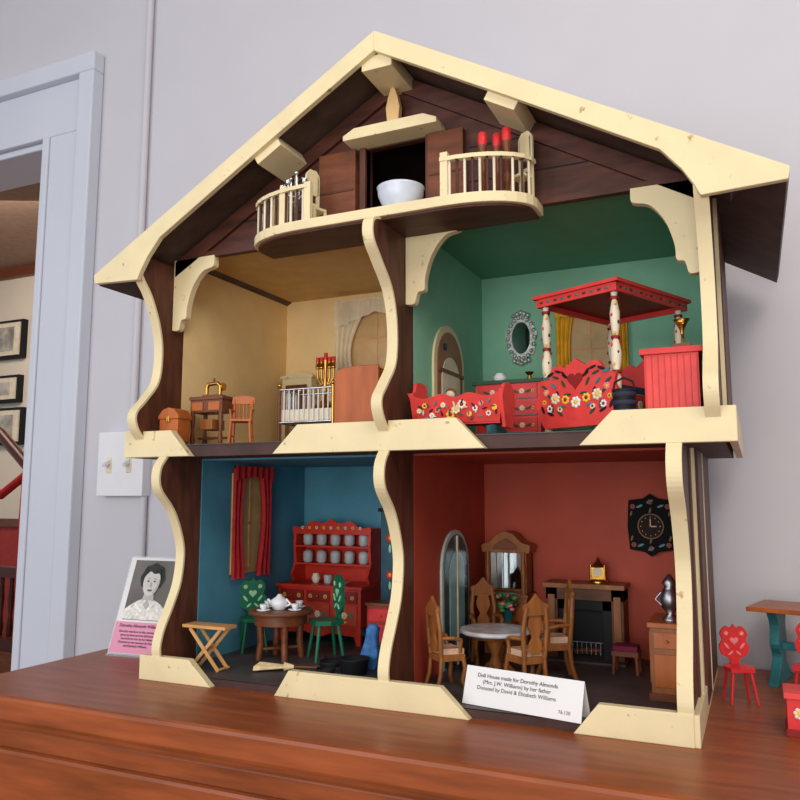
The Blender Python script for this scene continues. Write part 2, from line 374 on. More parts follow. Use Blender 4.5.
# ---------------- furniture generators (front = -y)
def dutch_chair(loc,rz,s,m1,dm,name='painted_chair'):
    b=B(name,loc,rz,s,bevel=.0008)
    b.prism([(-.018,-.02),(.018,-.02),(.023,.0),(.017,.02),(-.017,.02),(-.023,0)],'z',.048,.054,m1)
    for sx in(-1,1):
        for sy in(-1,1): b.cyl((sx*.013,sy*.013,.05),(sx*.02,sy*.02,0),.003,m1,r2=.0022,n=8)
    P=cat([(.007,.052),(.008,.062),(.019,.068),(.023,.082),(.018,.09),(.021,.101),(.013,.112),(.005,.110),(0,.115)],3)
    b.prism(sym(P),'y',.016,.020,m1)
    b.prism(heart(0,.09,.007),'y',.0150,.0162,dm); b.prism(heart(0,.09,.007),'y',.0198,.0208,dm)
    for sx in(-1,1):
        for y in(.0155,.0205): b.leaf(sx*.012,y,.082,.006,sx*.9,dm); b.flower(sx*.012,y,.101,.004,dm,yelp); b.leaf(sx*.006,y,.071,.005,-sx*.7,dm)
    b.done()
def dining_chair(loc,rz,s=1):
    b=B('dining_chair',loc,rz,s,bevel=.0008)
    b.prism([(-.024,-.022),(.024,-.022),(.019,.02),(-.019,.02)],'z',.042,.052,mwood)
    b.prism([(-.022,-.021),(.022,-.021),(.017,.016),(-.017,.016)],'z',.052,.061,cush)
    for sx in(-1,1):
        b.tube([(sx*.021,-.019,.048),(sx*.023,-.022,.03),(sx*.020,-.019,.012),(sx*.022,-.023,0)],.0036,mwood)
        b.tube([(sx*.017,.017,.05),(sx*.018,.02,.02),(sx*.019,.026,0)],.0034,mwood)
        b.tube([(sx*.017,.018,.05),(sx*.020,.021,.09),(sx*.016,.024,.122)],.0038,mwood)
        b.tube([(sx*.019,.019,.078),(sx*.026,.0,.078),(sx*.024,-.014,.074),(sx*.021,-.014,.054)],.003,mwood)
    P=cat([(.018,.110),(.021,.124),(.010,.130),(0,.141)],4); b.prism(sym(P),'y',.021,.026,mwood)
    P=cat([(.007,.056),(.011,.07),(.006,.08),(.012,.095),(.008,.114)],4); b.prism(sym(P),'y',.019,.023,mwood)
    b.box(-.017,.017,.018,.022,.06,.065,mwood); b.done()
def spindle_chair(loc,rz,s=1):
    b=B('wooden_chair',loc,rz,s,bevel=.0006)
    b.prism([(-.018,-.018),(.018,-.018),(.016,.018),(-.016,.018)],'z',.036,.040,orange)
    for sx in(-1,1):
        b.cyl((sx*.015,-.015,.036),(sx*.017,-.018,0),.0024,orange,n=8); b.cyl((sx*.014,.015,.036),(sx*.016,.018,0),.0024,orange,n=8); b.cyl((sx*.014,.016,.038),(sx*.015,.023,.078),.002,orange,n=8)
        b.cyl((sx*.016,-.016,.014),(sx*.015,.017,.014),.0014,orange,n=6)
        b.tube([(sx*.015,.019,.056),(sx*.019,.0,.056),(sx*.017,-.012,.054),(sx*.015,-.012,.04)],.0018,orange)
    for i in range(-2,3): b.cyl((i*.0055,.016,.038),(i*.006,.022,.07),.0012,orange,n=6)
    b.prism([(-.019,.068),(-.018,.08),(0,.083),(.018,.08),(.019,.068)],'y',.021,.025,orange); b.done()

# ---------- blue kitchen
b=B('curtained_window',loc=(LX,0,0))
b.box(0,.003,.165,.268,.15,.335,lwood); b.box(.003,.004,.175,.258,.16,.325,pane); b.box(.004,.006,.214,.219,.16,.325,lwood); b.box(.004,.006,.175,.258,.24,.244,lwood)
b.cyl((.012,.152,.345),(.012,.275,.345),.002,gold)
for y0,y1,sg in((.155,.198,1),(.234,.274,-1)):
    def fn(u,v,y0=y0,y1=y1,sg=sg):
        w=1-.35*math.sin(math.pi*min(1,v*1.1)); a=y0 if sg>0 else y1; y=a+sg*(y1-y0)*u*w
        return (.012+.004*math.sin(u*18),y,.343-.2*v)
    b.sheet(fn,24,12,curt)
b.sheet(lambda u,v:(.016+.003*math.sin(u*40),.155+.12*u,.348-.028*v*(1-.3*math.sin(u*math.pi))),40,3,curt); b.done()
b=B('painted_hutch',loc=(-.779,.372,.012),sc=.92,bevel=.0008)
b.box(-.10,.10,-.06,.04,.035,.115,hred); b.box(-.103,.105,-.066,.045,.113,.119,hred)
b.prism([(-.10,.035),(.10,.035),(.10,0),(.09,0),(.085,.018),(.03,.022),(0,.012),(-.03,.022),(-.085,.018),(-.09,0),(-.10,0)],'y',-.06,-.054,hred)
for sx in(-.1,.094): b.box(sx,sx+.006,.03,.04,0,.04,hred)
for i in range(3):
    x=-.064+i*.064; b.box(x-.028,x+.028,-.063,-.06,.085,.108,dred); b.ball((x,-.065,.096),.003,gold); b.box(x-.028,x+.028,-.063,-.06,.04,.08,M('orange_red',(190,70,44),.5)); b.flower(x,-.0635,.06,.008,offw,yelp); b.leaf(x-.015,-.0635,.06,.008,.5,teal); b.leaf(x+.015,-.0635,.06,.008,-.5,teal); b.leaf(x,-.0635,.047,.007,0,yelp)
    for d in(-.018,.018): b.flower(x+d,-.0635,.096,.005,yelp,teal)
for sx in(-1,1):
    b.prism([(-.01,.119),(-.02,.135),(-.005,.16),(-.01,.2),(-.005,.235),(.04,.235),(.04,.119)],'x',sx*.093-.003,sx*.093+.003,hred)
b.box(-.093,.093,.034,.04,.119,.235,hred); b.box(-.093,.093,-.008,.038,.155,.159,hred); b.box(-.093,.093,-.008,.038,.193,.197,hred)
P=cat([(.096,.222),(.096,.238),(.07,.236),(.05,.25),(.02,.246),(0,.256)],4); b.prism(sym(P),'y',-.01,-.005,hred)
for i in range(5):
    for z in(.159,.197): 
        x=-.07+i*.035; b.lathe((x,.012,z),[(.008,0),(.011,.004),(.0115,.020),(.009,.025),(.003,.027)],grayc,12)
for i in range(9): b.flower(-.072+i*.018,-.0105,.236,.004,yelp if i%2 else offw,teal)
b.lathe((-.03,-.02,.119),[(.006,0),(.01,.01),(.006,.02)],offw,10); b.lathe((.04,-.02,.119),[(.008,0),(.014,.004)],grayc,12); b.lathe((.0,-.02,.119),[(.008,0),(.01,.014),(.008,.018)],grayc,12); b.done()
TX,TY=-.766,.166
b=B('round_table',loc=(TX,TY,.012),bevel=.0008)
b.lathe((0,0,.077),[(.054,0),(.056,.002),(.056,.005),(.054,.007)],owood,32); b.lathe((0,0,.060),[(.046,0),(.046,.017)],owood,24)
for i in range(4):
    a=math.pi/4+i*math.pi/2; b.tube([(.036*math.cos(a),.036*math.sin(a),.066),(.034*math.cos(a),.034*math.sin(a),.03),(.038*math.cos(a),.038*math.sin(a),0)],.006,owood)
b.cyl((.026,.026,.018),(-.026,-.026,.018),.003,owood); b.cyl((.026,-.026,.018),(-.026,.026,.018),.003,owood); b.done()
b=B('tea_set',loc=(TX,TY,.0962))
b.lathe((.0,-.005,0),[(.01,0),(.016,.008),(.015,.016),(.006,.022),(.003,.026)],white,16); b.tube([(-.014,-.005,.006),(-.024,-.005,.016)],.0025,white); b.tube([(.014,-.005,.006),(.023,-.005,.01),(.014,-.005,.018)],.0018,white)
for x,y in((-.03,.005),(.034,-.008),(.02,.028),(-.012,-.036),(-.02,.03)):
    b.lathe((x,y,0),[(.005,0),(.012,.002),(.011,.003)],white,14); b.lathe((x,y,.002),[(.003,0),(.006,.005),(.007,.010),(.006,.009)],white,12)
b.done()
dutch_chair((-.848,.202,.012),.75,1.12,green,lgreen); dutch_chair((-.692,.196,.012),-.75,1.25,green,lgreen)
b=B('folding_stand',loc=(-.822,.045,.0125),bevel=.0006)
b.box(-.046,.04,-.016,.016,.066,.071,lwood)
for sy in(-.012,.012):
    b.obox((-.003,sy,.033),(.088,.003,.006),(0,.83,0),lwood); b.obox((-.003,sy+.003,.033),(.088,.003,.006),(0,-.83,0),lwood)
b.cyl((-.003,-.014,.033),(-.003,.016,.033),.002,lwood); b.cyl((.026,-.014,.003),(.026,.016,.003),.002,lwood); b.cyl((-.032,-.014,.003),(-.032,.016,.003),.002,lwood); b.done()
b=B('straw_broom',loc=(-.702,.088,.013),rz=.30)
for i in range(17):
    t=(i-8)/8; b.cyl((.0,t*.004,.006),(-.05,t*.020,.004+.003*(i%2)),.0022,straw,n=6)
b.cyl((-.004,0,.006),(.012,0,.006),.007,straw,r2=.003); b.cyl((.01,0,.006),(.055,0,.006),.002,owood); b.done()
for x,y,r in((-.655,.152,.021),(-.635,.098,.016)):
    b=B('frying_pan',loc=(x,y,.0128),rz=2.4); b.lathe((0,0,0),[(r*.8,0),(r,.008),(r*.95,.008),(r*.75,.002)],black,20); b.tube([(r,0,.006),(r+.016,0,.008)],.002,black); b.done()
b=B('wash_tub',loc=(-.594,.115,.0128)); b.lathe((0,0,0),[(.020,0),(.021,.002),(.024,.022),(.025,.024),(.022,.024),(.018,.006)],black,20); b.done()
b=B('cloth_bundle',loc=(-.592,.162,.013),rz=-.5)
b.sheet(lambda u,v:((.018+.005*math.sin(v*6))*math.cos(u*6.283)*(1-.3*v)+v*.014,(.011+.003*math.sin(u*12))*math.sin(u*6.283)*(1-.2*v),v*.066),24,8,bluec); b.ball((.013,0,.064),(.012,.008,.008),bluec); b.done()
b=B('small_red_cabinet',loc=(-.612,.27,.012),bevel=.0008); b.box(-.028,.028,-.02,.02,.02,.088,M('brick_red',(150,50,36),.4)); b.box(-.031,.031,-.023,.023,.087,.092,owood)
for sx in(-.024,.024):
    for sy in(-.016,.016): b.cyl((sx,sy,.02),(sx,sy,0),.003,owood)
b.box(-.024,.024,-.022,-.02,.06,.082,red); b.box(-.024,.024,-.022,-.02,.025,.055,red); b.ball((0,-.024,.07),.002,gold); b.done()
b=B('painted_wardrobe',loc=(-.624,.385,.012),bevel=.001); b.box(-.042,.042,-.025,.025,.01,.255,M('wardrobe_teal',(36,76,90),.4,var=.3)); b.box(-.046,.046,-.03,.028,0,.012,black); b.box(-.046,.046,-.03,.028,.25,.257,black)
P=cat([(.044,.257),(.03,.262),(.012,.275),(0,.28)],4); b.prism(sym(P),'y',-.028,-.022,teal)
for z in(.06,.13,.2):
    b.flower(-.022,-.026,z,.009,red,yelp); b.flower(.022,-.026,z,.009,pink,yelp); b.leaf(-.022,-.026,z-.02,.008,1.57,lgreen); b.leaf(.022,-.026,z-.02,.008,1.57,lgreen)
b.box(-.001,.001,-.027,-.025,.012,.25,gold); b.done()

# ---------- red dining room
def arch_pts(y0,y1,z0,z1,n=14):
    r=(y1-y0)/2; c=(y0+y1)/2; hz=z1-r
    return [(y0,z0),(y0,hz)]+[(c-r*math.cos(math.pi*i/n),hz+r*math.sin(math.pi*i/n)) for i in range(1,n)]+[(y1,hz),(y1,z0)]
def arch_door(name,y0,y1,z0,z1,frame,inner,w=.008):
    b=B(name,loc=(-.474,0,0)); b.prism(arch_pts(y0,y1,z0,z1),'x',0,.004,frame); b.prism(arch_pts(y0+w,y1-w,z0+.002,z1-w),'x',.004,.0052,inner); return b
b=arch_door('arched_door',.185,.315,.0125,.235,M('frame_teal',(186,206,198),.4),M('door_dark_teal',(40,72,78),.2))
b.prism(arch_pts(.215,.285,.06,.20),'x',.005,.0062,tealp); b.box(.005,.008,.248,.252,.012,.225,offw); b.done()
b=B('carved_cabinet',loc=(-.418,.39,.012),bevel=.0008)
b.box(-.040,.040,-.03,.025,0,.10,mwood); b.box(-.043,.043,-.034,.027,.10,.106,mwood)
b.box(-.038,-.028,-.022,.022,.106,.18,mwood); b.box(.028,.038,-.022,.022,.106,.18,mwood); b.box(-.038,.038,.015,.022,.106,.18,mwood); b.box(-.028,.028,.012,.016,.11,.176,mirror)
P=cat([(.044,.178),(.045,.192),(.03,.197),(.014,.212),(0,.216)],4); b.prism(sym(P),'y',-.024,.022,mwood)
P=cat([(.022,.184),(.02,.192),(0,.204)],3); b.prism(sym(P),'y',-.027,-.024,owood)
for sx in(-1,1):
    b.box(sx*.02-.015,sx*.02+.015,-.033,-.03,.015,.09,orange); b.leaf(sx*.02,-.033,.05,.012,1.2*sx,owood); b.lathe((sx*.033,-.025,.106),[(.004,0),(.003,.02),(.005,.04),(.003,.06),(.004,.074)],mwood,8)
b.done()
b=B('potted_plant',loc=(-.404,.325,.012)); 
b.lathe((0,0,0),[(.012,0),(.012,.003),(.003,.008),(.003,.055),(.014,.06),(.014,.064)],mwood,12); b.lathe((0,0,.064),[(.008,0),(.012,.018),(.013,.018),(.01,.016)],teal,12)
lg=M('fresh_leaf',(70,140,80),.5)
for i in range(34):
    a=random.random()*6.28; r=.004+.018*random.random(); z=.085+.026*random.random()
    b.ball((r*math.cos(a),r*math.sin(a),z),(.005,.005,.0035),(dgreen,lg,lg,pink)[i%4],8,5)
b.done()
fw=M('mantel_wood',(96,56,34),.5,var=.3,scale=15,wood=5,axis=0)
b=B('fireplace',loc=(-.278,.39,.012),bevel=.0008)
b.box(-.070,.070,-.036,.027,.122,.130,mwood); b.box(-.066,-.046,-.028,.027,0,.122,fw); b.box(.046,.066,-.028,.027,0,.122,fw); b.box(-.066,.066,-.028,.027,.102,.122,fw)
b.box(-.046,.046,.0,.027,0,.102,black); b.box(-.046,.046,-.022,-.016,.085,.102,black); b.box(-.046,-.03,-.022,-.016,0,.102,black); b.box(.03,.046,-.022,-.016,0,.102,black)
b.box(-.070,.070,-.05,.027,0,.004,slate)
for i in range(7): b.cyl((-.024+.008*i,-.016,.01),(-.024+.008*i,-.016,.03),.0008,pewter,n=6)
b.cyl((-.028,-.016,.03),(.028,-.016,.03),.001,pewter,n=6); b.cyl((-.022,-.006,.012),(.022,-.006,.016),.005,owood)
for sx in(-.056,.056): b.box(sx-.006,sx+.006,-.031,-.028,.02,.11,mwood)
b.done()
b=B('mantel_clock',loc=(-.257,.39,.1425)); b.lathe((0,0,0),[(.016,0),(.016,.004),(.012,.006)],gold,16); b.box(-.011,.011,-.007,.007,.006,.026,gold); b.cyl((0,-.009,.019),(0,-.006,.019),.008,offw,n=20); b.lathe((0,0,.026),[(.012,0),(.009,.006),(.004,.01),(.001,.018)],gold,16)
for sx in(-.012,.012): b.cyl((sx,-.006,.005),(sx,-.006,.03),.0018,gold,n=8)
b.done()
b=B('wall_clock',loc=(-.168,.411,.240)); b.prism([(-.036,-.04),(-.039,0),(-.036,.045),(-.012,.048),(0,.056),(.012,.048),(.036,.045),(.039,0),(.036,-.04),(.012,-.044),(0,-.052),(-.012,-.044)],'y',-.004,.008,M('clock_black',(9,9,11),.9))
dg=M('dull_gold',(120,92,50),.6)
cf=M('clock_face',(40,32,28),.9)
b.cyl((0,-.005,0),(0,-.004,0),.022,dg,n=28); b.cyl((0,-.006,0),(0,-.0045,0),.020,cf,n=28)
b.box(-.001,.001,-.008,-.006,0,.013,cush); b.box(0,.010,-.008,-.006,-.001,.001,cush)
for i in range(12):
    a=i*math.pi/6; b.ball((.016*math.sin(a),-.0065,.016*math.cos(a)),.0011,cush,6,4)
for x,z in((-.029,.034),(.029,.034),(-.029,-.032),(.029,-.032),(0,.042),(0,-.038)): b.flower(x,-.0045,z,.005,M('muted_rose',(150,84,84),.5),dg); b.leaf(x*.6,-.0045,z*1.02,.006,.4,teal); b.leaf(x*1.1,-.0045,z*.65,.005,1.3,dg)
b.done()
b=B('corner_cabinet',loc=(-.121,.19,.012),bevel=.0008)
b.box(-.023,.023,-.045,.045,.008,.10,mwood); b.box(-.026,.0245,-.05,.05,0,.01,owood); b.box(-.026,.0245,-.05,.05,.098,.105,orange); b.box(-.018,.018,-.047,-.045,.018,.062,orange); b.box(-.018,.018,-.047,-.045,.07,.092,orange); b.ball((0,-.049,.08),.002,gold)
b.box(-.026,-.023,-.03,.03,.02,.09,orange); b.done()
b=B('silver_urn',loc=(-.118,.175,.1172)); b.lathe((0,0,0),[(.012,0),(.012,.003),(.004,.008),(.012,.018),(.014,.03),(.010,.042),(.007,.046),(.011,.052),(.006,.058),(.002,.064)],pewter,18)
for s_ in(-1,1): b.tube([(s_*.012,0,.02),(s_*.02,0,.028),(s_*.012,0,.038)],.0016,pewter)
b.done()
b=B('footstool',loc=(-.200,.30,.012),bevel=.0008); b.box(-.021,.021,-.018,.018,.028,.036,owood); b.box(-.019,.019,-.016,.016,.036,.044,purp)
for sx in(-.017,.017):
    for sy in(-.014,.014): b.cyl((sx,sy,.03),(sx*1.1,sy*1.1,0),.003,owood)
b.done()
b=B('pedestal_table',loc=(-.38,.18,.012)); b.lathe((0,0,.068),[(.052,0),(.056,.002),(.056,.005),(.053,.007)],marble,32); b.lathe((0,0,.062),[(.04,0),(.05,.006)],mwood,24)
b.lathe((0,0,.0),[(.008,.012),(.012,.02),(.006,.035),(.012,.05),(.016,.063)],mwood,14)
for i in range(3):
    a=i*2.094+.4; b.tube([(0,0,.02),(.02*math.cos(a),.02*math.sin(a),.018),(.036*math.cos(a),.036*math.sin(a),.003)],.0035,mwood)
b.done()
dining_chair((-.431,.098,.012),2.45,.94); dining_chair((-.312,.118,.012),-2.3,1.0); dining_chair((-.296,.222,.012),-1.15,1.06); dining_chair((-.425,.272,.012),.55,1.0)

# ---------- yellow room
FU=.3768
b=B('wooden_trunk',loc=(-.897,.028,FU),sc=.9,bevel=.001); b.box(-.022,.022,-.018,.018,.008,.05,orange); b.prism([(-.024,.05),(-.024,.056),(-.014,.068),(0,.072),(.014,.068),(.024,.056),(.024,.05)],'y',-.02,.02,orange)
for sx in(-.018,.018): b.box(sx-.004,sx+.004,-.016,.016,0,.008,owood)
b.box(-.004,.004,-.022,-.018,.044,.056,gold); b.done()
b=B('sewing_table',loc=(-.862,.085,FU),bevel=.0006)
b.box(-.036,.036,-.022,.022,.082,.088,owood); b.box(-.034,.034,-.020,.02,.060,.082,owood)
for sx in(-.03,.03):
    for sy in(-.017,.017): b.lathe((sx,sy,0),[(.0025,0),(.0045,.01),(.0025,.03),(.0045,.05),(.0035,.064)],owood,8)
b.box(-.03,.03,-.003,.003,.014,.018,owood); b.box(-.012,.014,-.02,.015,.03,.048,mwood); b.box(-.03,-.006,-.022,-.02,.063,.078,orange); b.box(.006,.03,-.022,-.02,.063,.078,orange); b.done()
b=B('sewing_machine',loc=(-.862,.085,FU+.0883)); b.box(-.02,.02,-.008,.008,0,.004,owood); b.tube([(.014,0,.004),(.014,0,.02),(.008,0,.025),(-.012,0,.024),(-.015,0,.018),(-.015,0,.006)],.0035,gold); b.cyl((.019,0,.018),(.022,0,.018),.007,gold,n=14); b.cyl((0,0,.026),(0,0,.034),.002,owood); b.done()
spindle_chair((-.768,.040,FU),.5,1.02)
b=B('framed_mirror_stand',loc=(-.875,.39,FU),bevel=.0008); b.box(-.036,.036,-.012,.012,0,.165,cream); b.box(-.026,.026,-.014,-.012,.02,.15,M('mirror_brown',(150,96,60),.2)); b.box(-.014,.014,-.015,-.014,.04,.125,mirror); b.box(-.026,.026,-.0150,-.0135,.13,.15,owood); b.prism([(-.04,.165),(-.04,.170),(-.02,.174),(0,.178),(.02,.174),(.04,.170),(.04,.165)],'y',-.014,.014,cream); b.done()
b=B('side_table',loc=(-.765,.31,FU)); b.lathe((0,0,0),[(.016,0),(.015,.004),(.004,.01),(.006,.05),(.004,.083),(.024,.089),(.024,.094)],mwood,16); b.done()
b=B('brass_candelabrum',loc=(-.765,.31,FU+.0945),sc=1.2); b.lathe((0,0,0),[(.012,0),(.010,.004),(.003,.01),(.005,.03),(.0025,.05),(.004,.075)],gold,12)
for k,s_ in enumerate((-2,-1,1,2)):
    x=s_*.0075; b.tube([(0,0,.04),(x*.5,0,.034),(x,0,.045),(x,0,.06)],.0018,gold); b.lathe((x,0,.06),[(.002,0),(.005,.003),(.0035,.004),(.0035,.012)],gold,8); b.lathe((x,0,.072),[(.0035,0),(.0035,.008)],red,8)
b.lathe((0,0,.075),[(.0035,0),(.0035,.012)],red,8); b.done()
b=B('brass_crib',loc=(-.712,.185,FU)); 
for sy in(-.035,.035):
    b.cyl((-.055,sy,.104),(.055,sy,.104),.002,silver); b.cyl((-.055,sy,.045),(.055,sy,.045),.002,silver)
    for i in range(12): b.cyl((-.055+i*.01,sy,.045),(-.055+i*.01,sy,.104),.0011,white,n=6)
for sx in(-.055,.055):
    b.cyl((sx,-.035,.104),(sx,.035,.104),.002,silver); b.cyl((sx,-.035,.045),(sx,.035,.045),.002,silver)
    for i in range(7): b.cyl((sx,-.03+i*.01,.045),(sx,-.03+i*.01,.104),.0011,white,n=6)
    for sy in(-.035,.035): b.cyl((sx,sy,0),(sx,sy,.108),.003,owood if sx<0 else gold); b.ball((sx,sy,.112),.004,gold)
b.box(-.052,.052,-.032,.032,.046,.068,offw); b.done()
b=B('high_back_settle',loc=(-.602,.16,FU),bevel=.0012)
P=cat([(-.042,.0),(-.042,.10),(-.040,.122),(-.028,.131),(.0,.134),(.042,.134)],4)+[(.042,0)]
so=M('settle_wood',(184,94,34),.4,var=.18,scale=12,wood=5,axis=2)
b.prism(P,'y',-.03,-.024,so); b.prism(P,'y',.024,.03,so); b.box(-.04,-.034,-.026,.026,.0,.116,so); b.box(.034,.04,-.026,.026,0,.126,so); b.box(-.04,.04,-.026,.026,.04,.046,so); b.box(-.030,.04,-.026,.026,.126,.130,so); b.done()
b=B('lace_curtained_window',loc=(-.70,.42,0))
b.box(-.085,.085,-.004,0,.49,.69,lwood)
for i in range(2):
    for j in range(3): b.box(-.078+i*.08,-.002+i*.08,-.005,-.004,.497+j*.064,.555+j*.064,pane)
b.cyl((-.10,-.014,.70),(.10,-.014,.70),.002,gold)
for sg in(-1,1):
    b.sheet(lambda u,v,sg=sg:(sg*(.098-.085*u*(1-.55*math.sin(math.pi*min(1,v*.9)))),-.014+.004*math.sin(u*25),.70-.2*v),30,14,lace)
b.sheet(lambda u,v:(-.098+.196*u,-.019+.003*math.sin(u*50),.705-(.03+.03*abs(u-.5)*2)*v),50,3,lace); b.done()

# ---------- green bedroom
b=arch_door('arched_doorway',.155,.300,FU,.586,cream,M('doorway_brown',(150,106,72),.5),.012); b.prism(arch_pts(.185,.272,FU+.01,.53),'x',.005,.0065,offw); b.cyl((.0052,.2,.545),(.008,.2,.545),.006,M('navy',(30,40,70),.5)); b.box(.0052,.008,.17,.288,.50,.506,owood); b.done()
b=B('painted_cradle',loc=(-.385,.056,FU),bevel=.0008)
for sy in(-1,1):
    P=cat([(-.074,.066),(-.05,.056),(-.02,.062),(0,.056),(.02,.062),(.05,.056),(.074,.066)],4)
    pts=P+[(.062,.02),(-.062,.02)]
    tl=lambda z: sy*(.018+(z-.02)*.35)
    vs=[(x,tl(z)-.002,z) for x,z in pts]+[(x,tl(z)+.002,z) for x,z in pts]; m=len(pts)
    b.add(vs,[tuple(range(m)),tuple(range(m,2*m))[::-1]]+[(i,m+i,m+(i+1)%m,(i+1)%m) for i in range(m)],coral)
b.box(-.062,.062,-.018,.018,.018,.022,coral)
for sx in(-1,1):
    hgt=.085 if sx<0 else .078
    P=cat([(.018,.012),(.034,.06),(.024,.068),(.018,hgt-.004),(0,hgt)],4)
    b.prism(sym(P),'x',sx*.068-.0025,sx*.068+.0025,coral)
    P=cat([(.042,.012),(.03,.0),(0,-.0000),(-.03,.0),(-.042,.012)],4); b.prism(P+[(-.018,.016),(.018,.016)],'x',sx*.052-.003,sx*.052+.003,teal)
b.box(-.06,.06,-.02,.02,.03,.054,offw)
fc=(offw,yelp,white,pink,offw,yelp,offw)
cy=lambda z:-(.018+(z-.02)*.35)-.0032
for i in range(13):
    x=-.058+i*.0096; z=.039+.008*math.sin(i*2.1)
    b.flower(x,cy(z),z,.0075 if i in(5,6,7) else .0046,fc[i%7],dred if i%2 else yelp)
for i in range(30):
    x=-.060+i*.0041; z=.026+.026*((i*7)%10)/10; b.leaf(x,cy(z),z,.0042,.9*(-1)**i+i*.3,(dgreen,black,lgreen,teal)[i%4])
b.done()
b=B('red_dresser',loc=(-.364,.245,FU),bevel=.0008)
b.box(-.055,.055,-.03,.03,.012,.10,coral); b.box(-.06,.06,-.035,.033,.10,.106,dgreen); b.box(-.056,.056,-.032,.03,0,.012,dgreen)
for i in range(3):
    z=.018+i*.028; b.box(-.05,.05,-.0325,-.03,z,z+.024,red); b.box(-.05,.05,-.0328,-.0325,z,z+.0015,teal)
    for x in(-.025,.025): b.flower(x,-.033,z+.012,.005,offw,yelp); b.leaf(x+.011,-.033,z+.012,.006,.4,dgreen); b.leaf(x-.011,-.033,z+.012,.006,-.4,dgreen); b.flower(x+.018,-.033,z+.012,.003,yelp,dred)
    b.ball((0,-.034,z+.012),.003,gold)
b.lathe((-.02,-.005,.106),[(.008,0),(.012,.008),(.006,.016)],white,12); b.lathe((.03,0,.106),[(.006,0),(.003,.01),(.008,.016)],gold,12); b.done()
b=B('small_doll',loc=(-.432,.13,FU)); b.lathe((0,0,0),[(.014,0),(.012,.03),(.006,.055),(.008,.062),(.003,.068)],offw,14); b.ball((0,0,.075),.008,offw); b.ball((0,.002,.078),(.009,.008,.008),mwood)
for s_ in(-1,1): b.tube([(s_*.006,0,.06),(s_*.013,-.004,.046),(s_*.008,-.010,.04)],.0025,offw)
b.done()
b=B('silver_mirror',loc=(-.394,.418,.594)); 
P=[( .029*math.cos(t)*(1+.10*math.sin(7*t)),.044*math.sin(t)*(1+.08*math.cos(9*t))) for t in [2*math.pi*i/60 for i in range(60)]]
sm=M('silver_filigree',(190,196,196),.4,.6,var=.5,scale=160)
b.prism(P,'y',-.004,0,sm); b.prism([(.018*math.cos(t),.031*math.sin(t)) for t in [2*math.pi*i/30 for i in range(30)]],'y',-.0052,-.004,mirror)
for i in range(18):
    t=2*math.pi*i/18; b.ball((.026*math.cos(t),-.004,.040*math.sin(t)),.0045,sm,8,5)
for i in range(5): b.ball(((i-2)*.007,-.004,.050-abs(i-2)*.003),.005,sm,8,5); b.ball(((i-2)*.007,-.004,-.050+abs(i-2)*.003),.005,sm,8,5)
b.done()
b=B('yellow_curtained_window',loc=(-.260,.42,0)); b.box(-.055,.055,-.004,0,.49,.635,lwood)
for i in range(2):
    for j in range(2): b.box(-.05+i*.052,-.002+i*.052,-.005,-.004,.495+j*.068,.56+j*.068,pane)
for sg in(-1,1):
    b.sheet(lambda u,v,sg=sg:(sg*(.065-.036*u*(1-.3*math.sin(math.pi*v))),-.012+.004*math.sin(u*22),.642-.165*v),24,10,ycurt)
b.sheet(lambda u,v:(-.066+.132*u,-.017+.003*math.sin(u*50),.646-.022*v),50,2,ycurt); b.done()
b=B('canopy_bed',loc=(-.189,.208,FU),rz=math.radians(-24.8),sc=1.03,bevel=.0008)
W=.060;Ln=.085
for sx in(-1,1):
    for sy in(-1,1):
        b.lathe((sx*W,sy*Ln,0),[(.005,0),(.006,.01),(.004,.03),(.006,.06),(.006,.08),(.003,.086),(.007,.10),(.0078,.115),(.005,.13),(.003,.135),(.006,.15),(.007,.17),(.0045,.185),(.003,.19),(.005,.2)],offw,12)
        for k in range(20):
            a=k*2.4; z=.088+k*.0053; b.ball((sx*W+.0062*math.cos(a),sy*Ln+.0062*math.sin(a),z),(.0022,.0022,.003),(dred,dgreen,yelp,coral)[k%4],6,4)
        for z in(.086,.134,.19): b.lathe((sx*W,sy*Ln,z),[(.006,0),(.0065,.002),(.006,.004)],dred,10)
b.box(-W-.008,W+.008,-Ln-.008,Ln+.008,.208,.211,dred)
for a in(-1,1):
    b.box(-W-.010,W+.010,a*(Ln+.008)-.002,a*(Ln+.008)+.002,.200,.213,coral); b.box(a*(W+.008)-.002,a*(W+.008)+.002,-Ln-.008,Ln+.008,.200,.213,coral)
    b.box(-W-.014,W+.014,a*(Ln+.010)-.005,a*(Ln+.010)+.004,.212,.217,coral); b.box(a*(W+.010)-.004,a*(W+.010)+.005,-Ln-.014,Ln+.014,.212,.217,coral)
    for i in range(14): b.ball((a*(W+.0105),-Ln+i*.013,.206),(.001,.004,.002),teal if i%2 else dgreen,6,4)
for i in range(10): b.ball((-W+i*.0128,-Ln-.0105,.206),(.004,.001,.002),teal if i%2 else dgreen,6,4)
P=cat([(W-.004,.015),(W+.006,.03),(W+.012,.052),(W+.004,.072),(W+.006,.085),(.050,.090),(.040,.104),(.026,.106),(.018,.102),(0,.113)],5)
fy=-Ln-.010
b.prism(sym(P),'y',fy-.003,fy+.004,coral)
P2=[(x*.92,z+.02*(z>.05)) for x,z in P]; b.prism(sym(P2),'y',Ln-.002,Ln+.004,coral)
b.prism(heart(0,.082,.014),'y',fy-.0045,fy-.003,dred)
b.box(-W,-W+.005,-Ln,Ln,.03,.06,coral); b.box(W-.005,W,-Ln,Ln,.03,.06,coral); b.box(-W+.005,W-.005,-Ln+.004,Ln-.004,.04,.062,offw); b.ball((0,.055,.068),(.035,.02,.012),white); b.box(-W+.004,W-.004,-Ln+.01,.035,.062,.072,M('navy_quilt',(40,52,86),.8,var=.4,scale=80))
y=fy-.0035
